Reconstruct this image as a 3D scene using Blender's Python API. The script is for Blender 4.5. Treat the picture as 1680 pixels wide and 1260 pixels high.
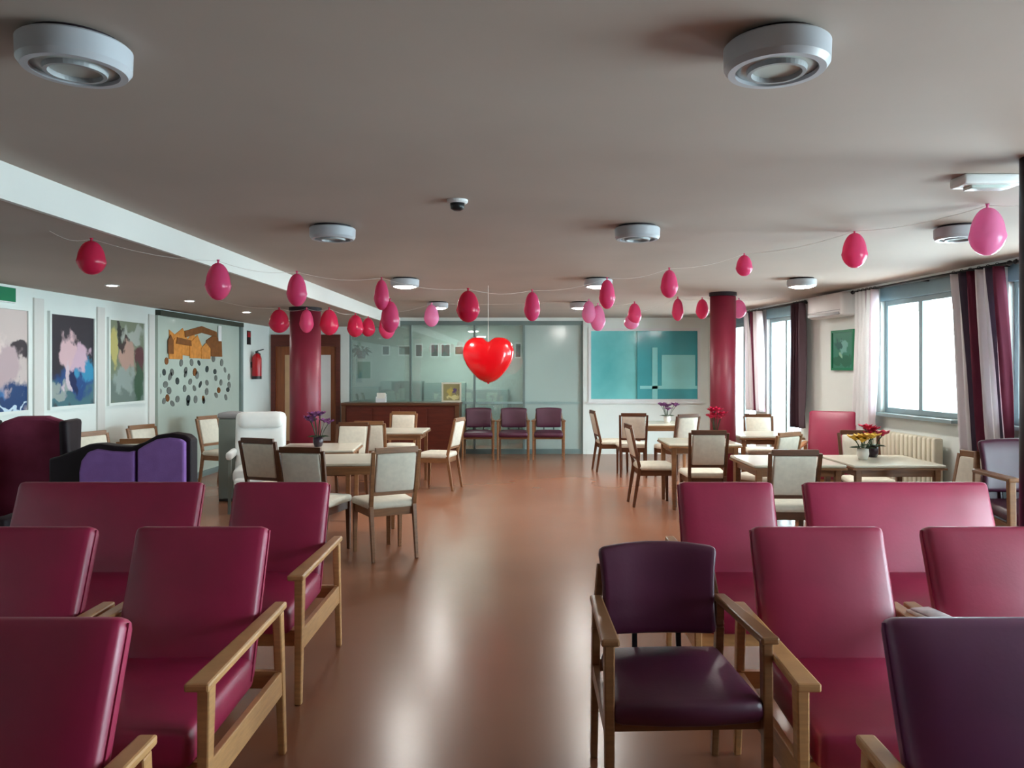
import bpy, bmesh, math, random
from mathutils import Vector, Matrix
random.seed(7)
for o in list(bpy.data.objects): bpy.data.objects.remove(o)
S = bpy.context.scene
COL = S.collection
PI = math.pi

# ------------------------------------------------------------------ camera
EYE, FPX, VX, VY = 1.6, 1268.0, 870.0, 605.0          # photo taken as 1680x1260
cam = bpy.data.cameras.new('camera'); camo = bpy.data.objects.new('camera', cam); COL.objects.link(camo)
camo.location = (0, 0, EYE); camo.rotation_euler = (PI/2, 0, 0)
cam.sensor_width = 36; cam.lens = 36*FPX/1680
cam.shift_x = -(VX-840)/1680; cam.shift_y = -(630-VY)/1680
cam.clip_start = 0.05
S.camera = camo

# ------------------------------------------------------------------ light
W = bpy.data.worlds.new('world'); S.world = W; W.use_nodes = True
bg = W.node_tree.nodes['Background']
bg.inputs[0].default_value = (0.74, 0.92, 1.0, 1); bg.inputs[1].default_value = 33.0     # flat overcast sky
S.view_settings.view_transform = 'Standard'; S.view_settings.look = 'None'
S.view_settings.exposure = 0.08; S.view_settings.gamma = 1.0
S.view_settings.use_curve_mapping = False
LAMP_E = 210.0

# room measures (x right, y into the room, z up)
YF, YB = 14.5, -4.2            # far wall, wall behind the camera
XL = -4.9                      # poster wall
XB = -2.44                     # face of the lowered ceiling
ZC, ZL = 2.56, 2.39            # main and lowered ceiling
def wx(y): return 3.35 + (YF-y)*0.107      # window wall, a little out of square
RWA = math.atan(0.107)
def px(x, y, d):                # photo pixel at depth d -> point
    return Vector(((x-VX)*d/FPX, d, EYE-(y-VY)*d/FPX))

# ------------------------------------------------------------------ materials
def lin(c):
    return tuple(((v/255)/12.92 if v/255 <= .04045 else ((v/255+.055)/1.055)**2.4) for v in c)
MATS = {}
def mat(name, rgb, rough=.5, spec=.5, var=.08, scale=6., bump=0., metal=0., coat=0., stretch=None, emit=0., rgb2=None):
    m = bpy.data.materials.new(name); m.use_nodes = True; nt = m.node_tree; N = nt.nodes; L = nt.links
    b = N['Principled BSDF']; c = lin(rgb)
    b.inputs['Roughness'].default_value = rough; b.inputs['Specular IOR Level'].default_value = spec
    b.inputs['Metallic'].default_value = metal; b.inputs['Coat Weight'].default_value = coat
    tc = N.new('ShaderNodeTexCoord'); mp = N.new('ShaderNodeMapping'); L.new(tc.outputs['Object'], mp.inputs[0])
    if stretch: mp.inputs['Scale'].default_value = stretch
    no = N.new('ShaderNodeTexNoise'); no.inputs['Scale'].default_value = scale; no.inputs['Detail'].default_value = 4
    L.new(mp.outputs[0], no.inputs['Vector'])
    r = N.new('ShaderNodeValToRGB')
    c2 = lin(rgb2) if rgb2 else None
    r.color_ramp.elements[0].position = .3; r.color_ramp.elements[1].position = .7
    r.color_ramp.elements[0].color = (*([v*(1-var) for v in c]), 1)
    r.color_ramp.elements[1].color = (*(c2 if c2 else [min(1, v*(1+var)) for v in c]), 1)
    L.new(no.outputs['Fac'], r.inputs[0]); L.new(r.outputs[0], b.inputs['Base Color'])
    if bump:
        bp = N.new('ShaderNodeBump'); bp.inputs['Strength'].default_value = bump; bp.inputs['Distance'].default_value = .004
        n2 = N.new('ShaderNodeTexNoise'); n2.inputs['Scale'].default_value = scale*12
        L.new(mp.outputs[0], n2.inputs['Vector']); L.new(n2.outputs['Fac'], bp.inputs['Height']); L.new(bp.outputs[0], b.inputs['Normal'])
    if emit:
        b.inputs['Emission Color'].default_value = (1, .96, .9, 1); b.inputs['Emission Strength'].default_value = emit
    MATS[name] = m; return m
def glassmat(name, tint, refl=.1, body=.0, bodycol=(200, 220, 215), rough=.02):
    m = bpy.data.materials.new(name); m.use_nodes = True; nt = m.node_tree; N = nt.nodes; L = nt.links
    N.remove(N['Principled BSDF']); out = N['Material Output']
    t = N.new('ShaderNodeBsdfTransparent'); t.inputs[0].default_value = (*lin(tint), 1)
    g = N.new('ShaderNodeBsdfGlossy'); g.inputs['Roughness'].default_value = rough
    d = N.new('ShaderNodeBsdfDiffuse'); d.inputs[0].default_value = (*lin(bodycol), 1)
    m1 = N.new('ShaderNodeMixShader'); m1.inputs[0].default_value = body; L.new(t.outputs[0], m1.inputs[1]); L.new(d.outputs[0], m1.inputs[2])
    m2 = N.new('ShaderNodeMixShader'); m2.inputs[0].default_value = refl; L.new(m1.outputs[0], m2.inputs[1]); L.new(g.outputs[0], m2.inputs[2])
    L.new(m2.outputs[0], out.inputs[0]); MATS[name] = m; return m
def printmat(name, base, blobs, rough=.35, warp=.06):
    """flat print: soft blobs (cx,cz,rx,rz,rgb) in the print's own x/z plane, -1..1"""
    m = bpy.data.materials.new(name); m.use_nodes = True; nt = m.node_tree; N = nt.nodes; L = nt.links
    b = N['Principled BSDF']; b.inputs['Roughness'].default_value = rough
    uv = N.new('ShaderNodeTexCoord'); no = N.new('ShaderNodeTexNoise'); no.inputs['Scale'].default_value = 4.; no.inputs['Detail'].default_value = 6
    L.new(uv.outputs['UV'], no.inputs['Vector'])
    sb = N.new('ShaderNodeVectorMath'); sb.operation = 'SUBTRACT'; sb.inputs[1].default_value = (.5, .5, .5); L.new(no.outputs['Color'], sb.inputs[0])
    sc = N.new('ShaderNodeVectorMath'); sc.operation = 'SCALE'; sc.inputs['Scale'].default_value = warp*10; L.new(sb.outputs[0], sc.inputs[0])
    ad = N.new('ShaderNodeVectorMath'); ad.operation = 'ADD'; L.new(uv.outputs['UV'], ad.inputs[0]); L.new(sc.outputs[0], ad.inputs[1])
    last = None
    for (cx, cz, rx, rz, rgb) in blobs:
        s = N.new('ShaderNodeVectorMath'); s.operation = 'SUBTRACT'; s.inputs[1].default_value = (cx, cz, 0); L.new(ad.outputs[0], s.inputs[0])
        d = N.new('ShaderNodeVectorMath'); d.operation = 'DIVIDE'; d.inputs[1].default_value = (rx, rz, 1e6); L.new(s.outputs[0], d.inputs[0])
        ln = N.new('ShaderNodeVectorMath'); ln.operation = 'LENGTH'; L.new(d.outputs[0], ln.inputs[0])
        mr = N.new('ShaderNodeMapRange'); mr.inputs['From Min'].default_value = .8; mr.inputs['From Max'].default_value = 1.1
        mr.inputs['To Min'].default_value = 1; mr.inputs['To Max'].default_value = 0; L.new(ln.outputs['Value'], mr.inputs['Value'])
        mx = N.new('ShaderNodeMix'); mx.data_type = 'RGBA'; L.new(mr.outputs[0], mx.inputs['Factor'])
        mx.inputs['A'].default_value = (*lin(base), 1); mx.inputs['B'].default_value = (*lin(rgb), 1)
        if last: L.new(last, mx.inputs['A'])
        last = mx.outputs['Result']
    L.new(last, b.inputs['Base Color']); MATS[name] = m; return m
def stripemat(name, cols, rough=.8):
    """vertical woven stripes following the cloth's own width (UV u)"""
    m = bpy.data.materials.new(name); m.use_nodes = True; nt = m.node_tree; N = nt.nodes; L = nt.links
    b = N['Principled BSDF']; b.inputs['Roughness'].default_value = rough
    uv = N.new('ShaderNodeTexCoord'); sp = N.new('ShaderNodeSeparateXYZ'); L.new(uv.outputs['UV'], sp.inputs[0])
    fr = N.new('ShaderNodeMath'); fr.operation = 'FRACT'; L.new(sp.outputs[0], fr.inputs[0])
    r = N.new('ShaderNodeValToRGB'); r.color_ramp.interpolation = 'CONSTANT'
    e = r.color_ramp.elements
    while len(e) < len(cols): e.new(.5)
    for i, (p, c) in enumerate(cols): e[i].position = p; e[i].color = (*lin(c), 1)
    L.new(fr.outputs[0], r.inputs[0]); L.new(r.outputs[0], b.inputs['Base Color'])
    tl = N.new('ShaderNodeBsdfTranslucent'); L.new(r.outputs[0], tl.inputs[0])
    mx = N.new('ShaderNodeMixShader'); mx.inputs[0].default_value = .35
    L.new(b.outputs[0], mx.inputs[1]); L.new(tl.outputs[0], mx.inputs[2]); L.new(mx.outputs[0], N['Material Output'].inputs[0])
    MATS[name] = m; return m

mat('ceiling_paint', (177, 163, 153), .75, .3, .04, 1.2)
mat('wall_paint', (226, 232, 228), .7, .3, .03, 1.5)
mat('beam_paint', (212, 210, 205), .6, .3, .02, 1.5)
mat('floor_vinyl', (146, 95, 70), .26, .45, .03, .7, rgb2=(152, 101, 75))
mat('wine_vinyl', (150, 13, 63), .46, .8, .10, 5, bump=.10)
mat('purple_vinyl', (74, 18, 48), .42, .6, .10, 5, bump=.10)
mat('mauve_vinyl', (106, 44, 92), .44, .7, .10, 5, bump=.10)
mat('violet_fabric', (150, 108, 176), .85, .2, .08, 12, bump=.3)
mat('black_trim', (30, 14, 22), .6, .3, .1)
mat('plum_fabric', (140, 58, 84), .8, .2, .1, 10, bump=.3)
mat('beech', (190, 140, 92), .38, .45, .14, 9, stretch=(1, 1, 8), bump=.06)
mat('brown_wood', (92, 56, 34), .35, .45, .18, 9, stretch=(1, 1, 8), bump=.05)
mat('mid_wood', (134, 92, 60), .35, .45, .16, 9, stretch=(1, 1, 8), bump=.05)
mat('cream_fabric', (222, 216, 200), .85, .2, .06, 25, bump=.3)
mat('table_laminate', (206, 200, 184), .22, .5, .05, 3)
mat('red_brown_wood', (92, 36, 24), .35, .45, .2, 4, stretch=(1, 1, 6))
mat('door_wood', (138, 78, 42), .4, .45, .18, 4, stretch=(6, 6, .6))
mat('door_panel', (196, 160, 122), .4, .4, .08, 4)
mat('column_maroon', (130, 32, 54), .45, .5, .06, 3)
mat('column_dark', (40, 34, 46), .4, .4, .06, 3)
for bn, bc in (('balloon_pink', (232, 88, 138)), ('balloon_red', (220, 50, 92)), ('balloon_rose', (238, 148, 192))):
    m_ = mat(bn, bc, .24, .5, .03, 4); nt_ = m_.node_tree                      # thin rubber lets some light through
    tl_ = nt_.nodes.new('ShaderNodeBsdfTranslucent'); tl_.inputs[0].default_value = (*lin(bc), 1)
    mx_ = nt_.nodes.new('ShaderNodeMixShader'); mx_.inputs[0].default_value = .45
    nt_.links.new(nt_.nodes['Principled BSDF'].outputs[0], mx_.inputs[1]); nt_.links.new(tl_.outputs[0], mx_.inputs[2]); nt_.links.new(mx_.outputs[0], nt_.nodes['Material Output'].inputs[0])
mat('heart_foil', (214, 8, 20), .22, .6, .05, 4, coat=.5)
mat('string', (225, 215, 210), .8, .2, .02)
mat('white_plastic', (226, 226, 226), .4, .45, .02)
mat('lamp_body', (182, 184, 190), .35, .5, .03)
mat('grey_plastic', (150, 152, 154), .4, .45, .04)
mat('lens_off', (196, 206, 202), .25, .5, .03)
mat('lens_on', (255, 250, 240), .3, .4, .0, emit=LAMP_E)
mat('spot_on', (255, 244, 224), .3, .4, .0, emit=260)
mat('office_fill_glow', (255, 250, 240), .3, .4, .0, emit=42)  # glow of the added office fill light
mat('black_plastic', (26, 26, 28), .4, .4, .05)
mat('alu_frame', (128, 146, 150), .45, .5, .04, metal=.0)
mat('shutter_box', (112, 138, 148), .5, .4, .04)
mat('dark_frame', (58, 62, 52), .5, .4, .05)
mat('grey_frame', (118, 134, 132), .45, .4, .05)
mat('white_vinyl', (238, 242, 240), .4, .4, .03)
mat('cream_metal', (222, 216, 196), .4, .45, .03)
mat('grey_metal', (120, 130, 124), .45, .45, .05)
mat('red_paint', (176, 20, 30), .3, .5, .04)
mat('exit_green', (20, 120, 80), .4, .4, .05)
mat('leaf_green', (36, 62, 34), .6, .3, .2)
mat('flower_red', (190, 30, 72), .6, .3, .12)
mat('flower_purple', (112, 60, 112), .6, .3, .12)
mat('flower_yellow', (222, 176, 60), .6, .3, .12)
mat('pot_dark', (44, 26, 40), .3, .5, .1)
mat('pot_white', (232, 228, 220), .3, .5, .03)
mat('office_wall', (190, 200, 196), .7, .3, .04)
mat('office_cabinet', (150, 172, 170), .5, .4, .05)
mat('orange_card', (196, 128, 56), .6, .3, .2, 14)
mat('brown_card', (120, 72, 30), .6, .3, .2, 14)
mat('grey_card', (104, 108, 104), .6, .3, .2, 9)
mat('dark_card', (52, 60, 60), .6, .3, .2, 9)
mat('board_green', (178, 190, 180), .12, .5, .04, 2)
mat('teal_glass_panel', (92, 186, 190), .12, .5, .12, 1.2, rgb2=(132, 212, 212))
mat('teal_dark_panel', (76, 164, 172), .12, .5, .12, 1.2)
mat('teal_reflection', (146, 218, 218), .14, .5, .10, 1.2)
mat('napkin', (240, 236, 226), .8, .2, .03)
mat('magazine', (198, 186, 190), .4, .4, .3, 20)
glassmat('window_glass', (248, 252, 252), .06)
glassmat('office_glass', (218, 230, 227), .10, .20, (196, 212, 208))  # pale diffuse body stands in for window glare hazing the pane
glassmat('frosted_glass', (216, 232, 228), .08, .55, (214, 230, 226), .15)
stripemat('striped_cloth', [(0, (74, 24, 46)), (.14, (238, 232, 236)), (.36, (166, 110, 136)), (.42, (240, 236, 238)), (.60, (86, 74, 92)), (.70, (232, 216, 224)), (.88, (112, 36, 62))])
stripemat('white_cloth', [(0, (244, 244, 244)), (.40, (228, 214, 220)), (.5, (246, 246, 246)), (.86, (206, 190, 200))])
stripemat('dark_cloth', [(0, (84, 60, 72)), (.30, (60, 30, 42)), (.55, (190, 180, 186)), (.66, (78, 46, 58)), (.85, (130, 110, 120))])
printmat('poster_couple', (44, 36, 48), [(.5, .12, .7, .2, (70, 110, 120)), (.6, .3, .5, .18, (30, 70, 130)), (.85, .36, .25, .14, (50, 140, 180)), (.36, .60, .2, .24, (214, 178, 184)), (.68, .52, .2, .16, (206, 172, 190)), (.36, .32, .1, .2, (210, 190, 200)), (.5, .30, .1, .14, (18, 30, 80)), (.15, .14, .2, .08, (150, 160, 156))])
printmat('poster_group', (206, 190, 186), [(.5, .1, .8, .16, (24, 60, 110)), (.3, .26, .3, .12, (60, 120, 180)), (.3, .55, .3, .26, (222, 204, 200)), (.85, .6, .14, .12, (60, 50, 56)), (.6, .42, .3, .2, (190, 166, 170)), (.3, .3, .12, .08, (30, 40, 60)), (.7, .06, .3, .03, (200, 220, 235))])
printmat('poster_garden', (120, 132, 110), [(.5, .1, .7, .2, (110, 126, 120)), (.3, .9, .16, .1, (40, 44, 40)), (.7, .85, .3, .14, (170, 178, 172)), (.5, .56, .24, .2, (184, 148, 136)), (.12, .66, .12, .2, (190, 180, 110)), (.86, .5, .14, .2, (90, 40, 50)), (.4, .3, .3, .18, (150, 164, 160)), (.85, .2, .14, .24, (50, 84, 60)), (.35, .76, .16, .06, (60, 40, 40))])
printmat('print_green', (58, 128, 104), [(.5, .2, .6, .14, (36, 100, 72)), (.6, .6, .2, .2, (120, 176, 166)), (.3, .7, .2, .14, (34, 92, 84)), (.4, .4, .15, .1, (150, 190, 160))])
printmat('print_yellow', (150, 140, 96), [(.4, .5, .2, .3, (190, 170, 90)), (.7, .6, .16, .2, (90, 70, 110)), (.6, .2, .4, .1, (220, 210, 150))])

# ------------------------------------------------------------------ mesh helpers
def NB(): return bmesh.new()
def quadface(bm, pts):
    try: return bm.faces.new([bm.verts.new(p) for p in pts])
    except ValueError: return None
def hexa(bm, p):       # 8 points: bottom 4 ccw, top 4 ccw
    v = [bm.verts.new(q) for q in p]
    for f in ((3, 2, 1, 0), (4, 5, 6, 7), (0, 1, 5, 4), (1, 2, 6, 5), (2, 3, 7, 6), (3, 0, 4, 7)): bm.faces.new([v[i] for i in f])
def box(bm, x0, x1, y0, y1, z0, z1, M=None):
    p = [Vector(q) for q in ((x0, y0, z0), (x1, y0, z0), (x1, y1, z0), (x0, y1, z0), (x0, y0, z1), (x1, y0, z1), (x1, y1, z1), (x0, y1, z1))]
    if M: p = [M @ q for q in p]
    hexa(bm, p)
def bar(bm, a, b, w, h, w2=None, h2=None, up=(0, 0, 1)):
    a, b = Vector(a), Vector(b); t = (b-a).normalized(); u = Vector(up)
    if abs(t.dot(u)) > .95: u = Vector((0, 1, 0))
    s = t.cross(u).normalized(); u = s.cross(t).normalized()
    w2 = w if w2 is None else w2; h2 = h if h2 is None else h2
    r = []
    for c, ww, hh in ((a, w, h), (b, w2, h2)):
        r += [c-s*ww/2-u*hh/2, c+s*ww/2-u*hh/2, c+s*ww/2+u*hh/2, c-s*ww/2+u*hh/2]
    hexa(bm, r)
def tube(bm, pts, r, n=8, r2=None):
    pts = [Vector(p) for p in pts]; rings = []
    for i, p in enumerate(pts):
        t = (pts[min(i+1, len(pts)-1)]-pts[max(i-1, 0)]).normalized()
        u = Vector((0, 0, 1)) if abs(t.z) < .9 else Vector((1, 0, 0))
        s = t.cross(u).normalized(); w = s.cross(t)
        rr = r if r2 is None else r+(r2-r)*i/(len(pts)-1)
        rings.append([bm.verts.new(p+(s*math.cos(2*PI*k/n)+w*math.sin(2*PI*k/n))*rr) for k in range(n)])
    for a, b in zip(rings, rings[1:]):
        for k in range(n): bm.faces.new([a[k], a[(k+1) % n], b[(k+1) % n], b[k]])
    bm.faces.new(rings[0][::-1]); bm.faces.new(rings[-1])
def lathe(bm, prof, n=24, c=(0, 0, 0), sx=1, sy=1):
    rings = []
    for r, z in prof:
        if r < 1e-6: rings.append([bm.verts.new((c[0], c[1], c[2]+z))])
        else: rings.append([bm.verts.new((c[0]+sx*r*math.cos(2*PI*k/n), c[1]+sy*r*math.sin(2*PI*k/n), c[2]+z)) for k in range(n)])
    for a, b in zip(rings, rings[1:]):
        for k in range(n):
            q = [a[k % len(a)], a[(k+1) % len(a)], b[(k+1) % len(b)], b[k % len(b)]]
            u = []
            for v in q:
                if v not in u: u.append(v)
            if len(u) > 2: bm.faces.new(u)
    for r in (rings[0], rings[-1]):
        if len(r) > 2: bm.faces.new(r)
def prism(bm, outline, y0, y1):         # outline in x,z
    a = [bm.verts.new((x, y0, z)) for x, z in outline]; b = [bm.verts.new((x, y1, z)) for x, z in outline]
    n = len(outline)
    for i in range(n): bm.faces.new([a[i], a[(i+1) % n], b[(i+1) % n], b[i]])
    bm.faces.new(a[::-1]); bm.faces.new(b)
def cushion(bm, sx, sy, sz, r=.03, crown=0., M=None, fn=None, n=3):
    """rounded box, centred; crown swells the +z face"""
    h = (sx/2, sy/2, sz/2)
    def ax(hh):
        rr = min(r, hh*.98); L = [-hh, -hh+.3*rr, -hh+rr]
        for i in range(1, n): L.append((-hh+rr)+(2*hh-2*rr)*i/n)
        return L+[hh-rr, hh-.3*rr, hh]
    A = [ax(q) for q in h]; vs = {}
    def V(i, j, k):
        if (i, j, k) in vs: return vs[(i, j, k)]
        p = Vector((A[0][i], A[1][j], A[2][k]))
        inn = Vector([max(-(h[q]-min(r, h[q]*.98)), min(h[q]-min(r, h[q]*.98), p[q])) for q in range(3)])
        d = p-inn
        if d.length > 1e-9: p = inn+d.normalized()*min(r, max(abs(d[0]), abs(d[1]), abs(d[2])))
        if crown and p.z > 0: p.z += crown*(1-(p.x/h[0])**2)*(1-(p.y/h[1])**2)*(p.z/h[2])
        if fn: p = fn(p)
        if M: p = M @ p
        vs[(i, j, k)] = bm.verts.new(p); return vs[(i, j, k)]
    nx, ny, nz = len(A[0])-1, len(A[1])-1, len(A[2])-1
    for i in range(nx):
        for j in range(ny):
            bm.faces.new([V(i, j, 0), V(i, j+1, 0), V(i+1, j+1, 0), V(i+1, j, 0)])
            bm.faces.new([V(i, j, nz), V(i+1, j, nz), V(i+1, j+1, nz), V(i, j+1, nz)])
    for i in range(nx):
        for k in range(nz):
            bm.faces.new([V(i, 0, k), V(i+1, 0, k), V(i+1, 0, k+1), V(i, 0, k+1)])
            bm.faces.new([V(i, ny, k), V(i, ny, k+1), V(i+1, ny, k+1), V(i+1, ny, k)])
    for j in range(ny):
        for k in range(nz):
            bm.faces.new([V(0, j, k), V(0, j, k+1), V(0, j+1, k+1), V(0, j+1, k)])
            bm.faces.new([V(nx, j, k), V(nx, j+1, k), V(nx, j+1, k+1), V(nx, j, k+1)])
def T(x, y, z, rx=0, ry=0, rz=0):
    return Matrix.Translation((x, y, z)) @ Matrix.Rotation(rz, 4, 'Z') @ Matrix.Rotation(ry, 4, 'Y') @ Matrix.Rotation(rx, 4, 'X')
def obj(name, bm, m, parent=None, smooth=False, bevel=0):
    bmesh.ops.recalc_face_normals(bm, faces=bm.faces)
    me = bpy.data.meshes.new(name); bm.to_mesh(me); bm.free()
    if smooth:
        for p in me.polygons: p.use_smooth = True
    me.materials.append(MATS[m])
    o = bpy.data.objects.new(name, me); COL.objects.link(o)
    if parent: o.parent = parent
    if bevel:
        b = o.modifiers.new('bevel', 'BEVEL'); b.width = bevel; b.segments = 2; b.limit_method = 'ANGLE'
    return o
def tag(o, label, cat, group=None):
    o['label'] = label; o['category'] = cat
    if group: o['group'] = group
    return o
def thing(name, label=None, cat=None, loc=(0, 0, 0), rz=0, group=None):
    o = bpy.data.objects.new(name, None); COL.objects.link(o); o.location = loc; o.rotation_euler = (0, 0, rz)
    o.empty_display_size = .1
    if label: tag(o, label, cat, group)
    return o
def struct(name, bm, m, parent=None, smooth=False):
    o = obj(name, bm, m, parent, smooth)
    if not parent: o['kind'] = 'structure'
    return o
def copy_tree(o, parent=None):
    c = o.copy(); COL.objects.link(c); c.parent = parent
    for ch in [q for q in bpy.data.objects if q.parent == o]: copy_tree(ch, c)
    return c
PROTO = {}
def place(key, label, loc, face=(0, -1), group=None, scale=None, cat=None):
    """first use moves the prototype itself, later uses copy it; face = direction the front looks at"""
    o, used = PROTO[key]
    if used: o = copy_tree(o)
    PROTO[key] = (PROTO[key][0], True)
    o.location = loc; o.rotation_euler = (0, 0, math.atan2(face[0], -face[1]))
    if scale: o.scale = scale
    o['label'] = label
    if cat: o['category'] = cat
    if group: o['group'] = group
    elif 'group' in o: del o['group']
    return o

# ------------------------------------------------------------------ room shell
b = NB(); box(b, -8, 6.5, YB-.3, 18.2, -.2, 0); struct('floor', b, 'floor_vinyl')
b = NB(); box(b, XB, 6.5, YB-.3, YF+.2, ZC, ZC+.2); struct('ceiling', b, 'ceiling_paint')
b = NB(); box(b, XL-.3, XB-.03, YB-.3, YF+.2, ZL, ZL+.4); struct('ceiling_lowered', b, 'ceiling_paint')
b = NB(); box(b, XB-.03, XB, YB-.3, YF, ZL-.004, ZC); struct('trim_1', b, 'beam_paint')
b = NB(); box(b, XL-.3, XL, YB-.3, YF+.2, 0, ZL); struct('wall_left', b, 'wall_paint')
b = NB(); box(b, XL-.3, 6.5, YB-.3, YB, 0, ZC+.2); struct('wall_back', b, 'red_brown_wood')  # unseen; dark wood set to cut bounce onto the poster-side chairs
GX0, GX1 = -3.40, .99                                  # glass office front in the far wall
b = NB()
box(b, XL, -4.86, YF, YF+.16, 0, ZC); box(b, -4.86, -3.56, YF, YF+.16, 2.24, ZC); box(b, -3.56, GX0, YF, YF+.16, 0, ZC)
box(b, GX0, GX1, YF, YF+.16, 2.50, ZC); box(b, GX1, 1.06, YF, YF+.16, 0, ZC)
TX0, TX1, TZ0, TZ1 = 1.09, 3.19, .98, 2.36
box(b, 1.06, TX0, YF, YF+.16, 0, ZC); box(b, TX0, TX1, YF, YF+.16, 0, TZ0); box(b, TX0, TX1, YF, YF+.16, TZ1, ZC); box(b, TX1, 3.9, YF, YF+.16, 0, ZC)
struct('wall_far', b, 'wall_paint')
# skirting
b = NB(); box(b, XL, XL+.014, YB, 10.05, 0, .09); struct('baseboard_left', b, 'mid_wood')
b = NB(); box(b, 1.06, 3.36, YF-.014, YF, 0, .09); struct('baseboard_far', b, 'wall_paint')

# window wall: built in its own frame, s runs from the far corner towards the camera, n points into the room
RU = Vector((.107, -1, 0)).normalized(); RN = Vector((-1, -.107, 0)).normalized()
RM = Matrix(((RU.x, RN.x, 0, 3.35), (RU.y, RN.y, 0, YF), (0, 0, 1, 0), (0, 0, 0, 1)))
def sd(y): return (YF-y)*1.00571
WINS = [(12.30, 13.50), (10.72, 11.86), (7.42, 8.74), (5.25, 6.75), (1.0, 3.75)]
SILL, HEAD = 1.11, 2.36
LOWSILL = {12.30: .12, 10.72: .12, 1.0: .12}                              # sills lowered to let in more daylight; the nearest window is out of view
segs = sorted([(sd(y1), sd(y0), LOWSILL.get(y0, SILL)) for y0, y1 in WINS])
b = NB(); s0 = -.1; send = sd(YB)
box(b, -.1, send, -.24, 0, ZC-.03, ZC+.1, RM)
for a, c, sl in segs:
    box(b, s0, a, -.24, 0, 0, ZC-.03, RM); box(b, a, c, -.24, 0, 0, sl, RM); s0 = c
box(b, s0, send, -.24, 0, 0, ZC-.03, RM)
struct('wall_right', b, 'wall_paint')
b = NB(); box(b, 0, send, 0, .014, 0, .09, RM); struct('baseboard_right', b, 'wall_paint')
for i, (a, c, SL) in enumerate(segs):
    w = bpy.data.objects.new('window_%d' % (i+1), None); COL.objects.link(w); w['kind'] = 'structure'
    bm = NB(); f = .055
    box(bm, a, c, -.13, -.05, SL, SL+f, RM); box(bm, a, c, -.13, -.05, HEAD-f, HEAD, RM)
    box(bm, a, a+f, -.13, -.05, SL+f, HEAD-f, RM); box(bm, c-f, c, -.13, -.05, SL+f, HEAD-f, RM)
    obj('window_frame', bm, 'alu_frame', w)
    npn = 2 if c-a < 1.5 else 3
    for k in range(1, npn):
        m = a+(c-a)*k/npn; bm = NB(); box(bm, m-.035, m+.035, -.13, -.045, SL+f, HEAD-f, RM); obj('mullion', bm, 'alu_frame', w)
    for k in range(npn):
        p0 = a+(c-a)*k/npn; p1 = a+(c-a)*(k+1)/npn
        bm = NB(); box(bm, p0+.03, p1-.03, -.092, -.088, SL+.04, HEAD-.04, RM); obj('pane', bm, 'window_glass', w)
    bm = NB(); box(bm, a, c, -.2, .01, HEAD, ZC-.03, RM); obj('shutter_box', bm, 'shutter_box', w)
    bm = NB(); box(bm, a-.04, c+.04, -.05, .10, SL-.035, SL, RM); obj('window_sill', bm, 'alu_frame', w)
    L = bpy.data.lights.new('daylight_portal', 'AREA'); L.shape = 'RECTANGLE'; L.size = c-a; L.size_y = HEAD-SL
    L.cycles.is_portal = True
    lo = bpy.data.objects.new('daylight_portal', L); COL.objects.link(lo)
    lo.location = RM @ Vector(((a+c)/2, -.21, (SL+HEAD)/2))
    lo.rotation_euler = RN.to_track_quat('-Z', 'Z').to_euler()

# round columns
for (x, y, r, ztop, m, lab) in ((-2.91, 10.0, .195, ZL, 'column_maroon', 'left'), (2.43, 9.75, .16, ZC, 'column_maroon', 'right'), (2.325, 3.50, .095, ZC, 'column_dark', 'near')):
    bm = NB(); lathe(bm, [(r, 0), (r, ztop)], 40, (x, y, 0)); o = struct('column', bm, m, None, True)
    if m == 'column_maroon':
        bm = NB(); lathe(bm, [(r+.012, 0), (r+.012, .10), (r, .105)], 40, (x, y, 0)); obj('skirting', bm, 'brown_wood', o)
        bm = NB(); lathe(bm, [(r, ztop-.05), (r+.01, ztop-.045), (r+.01, ztop)], 40, (x, y, 0)); obj('collar', bm, 'black_trim', o)

# ------------------------------------------------------------------ doors at the far left
d1 = bpy.data.objects.new('door_1', None); COL.objects.link(d1); d1['kind'] = 'structure'
bm = NB(); box(bm, -4.86, -4.78, YF-.03, YF+.12, 0, 2.24); box(bm, -3.64, -3.56, YF-.03, YF+.12, 0, 2.24); box(bm, -4.78, -3.64, YF-.03, YF+.12, 2.02, 2.24)
obj('door_frame', bm, 'red_brown_wood', d1)
for x0, x1, pm in ((-4.78, -4.215, 'door_panel'), (-4.205, -3.64, 'white_plastic')):  # the white panel stands in for light through the door opening
    bm = NB(); box(bm, x0, x1, YF+.03, YF+.07, .01, 2.02); lf = obj('door_leaf', bm, 'door_wood', d1)
    bm = NB(); box(bm, x0+.17, x1-.11, YF+.02, YF+.03, .25, 1.86); obj('door_panel', bm, pm, lf)
    bm = NB(); xh = x1-.06 if x0 < -4.5 else x0+.06
    tube(bm, [(xh, YF+.03, 1.02), (xh, YF-.02, 1.02), (xh+(-.1 if x0 < -4.5 else .1), YF-.02, 1.02)], .009); obj('door_handle', bm, 'grey_metal', lf)

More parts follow.
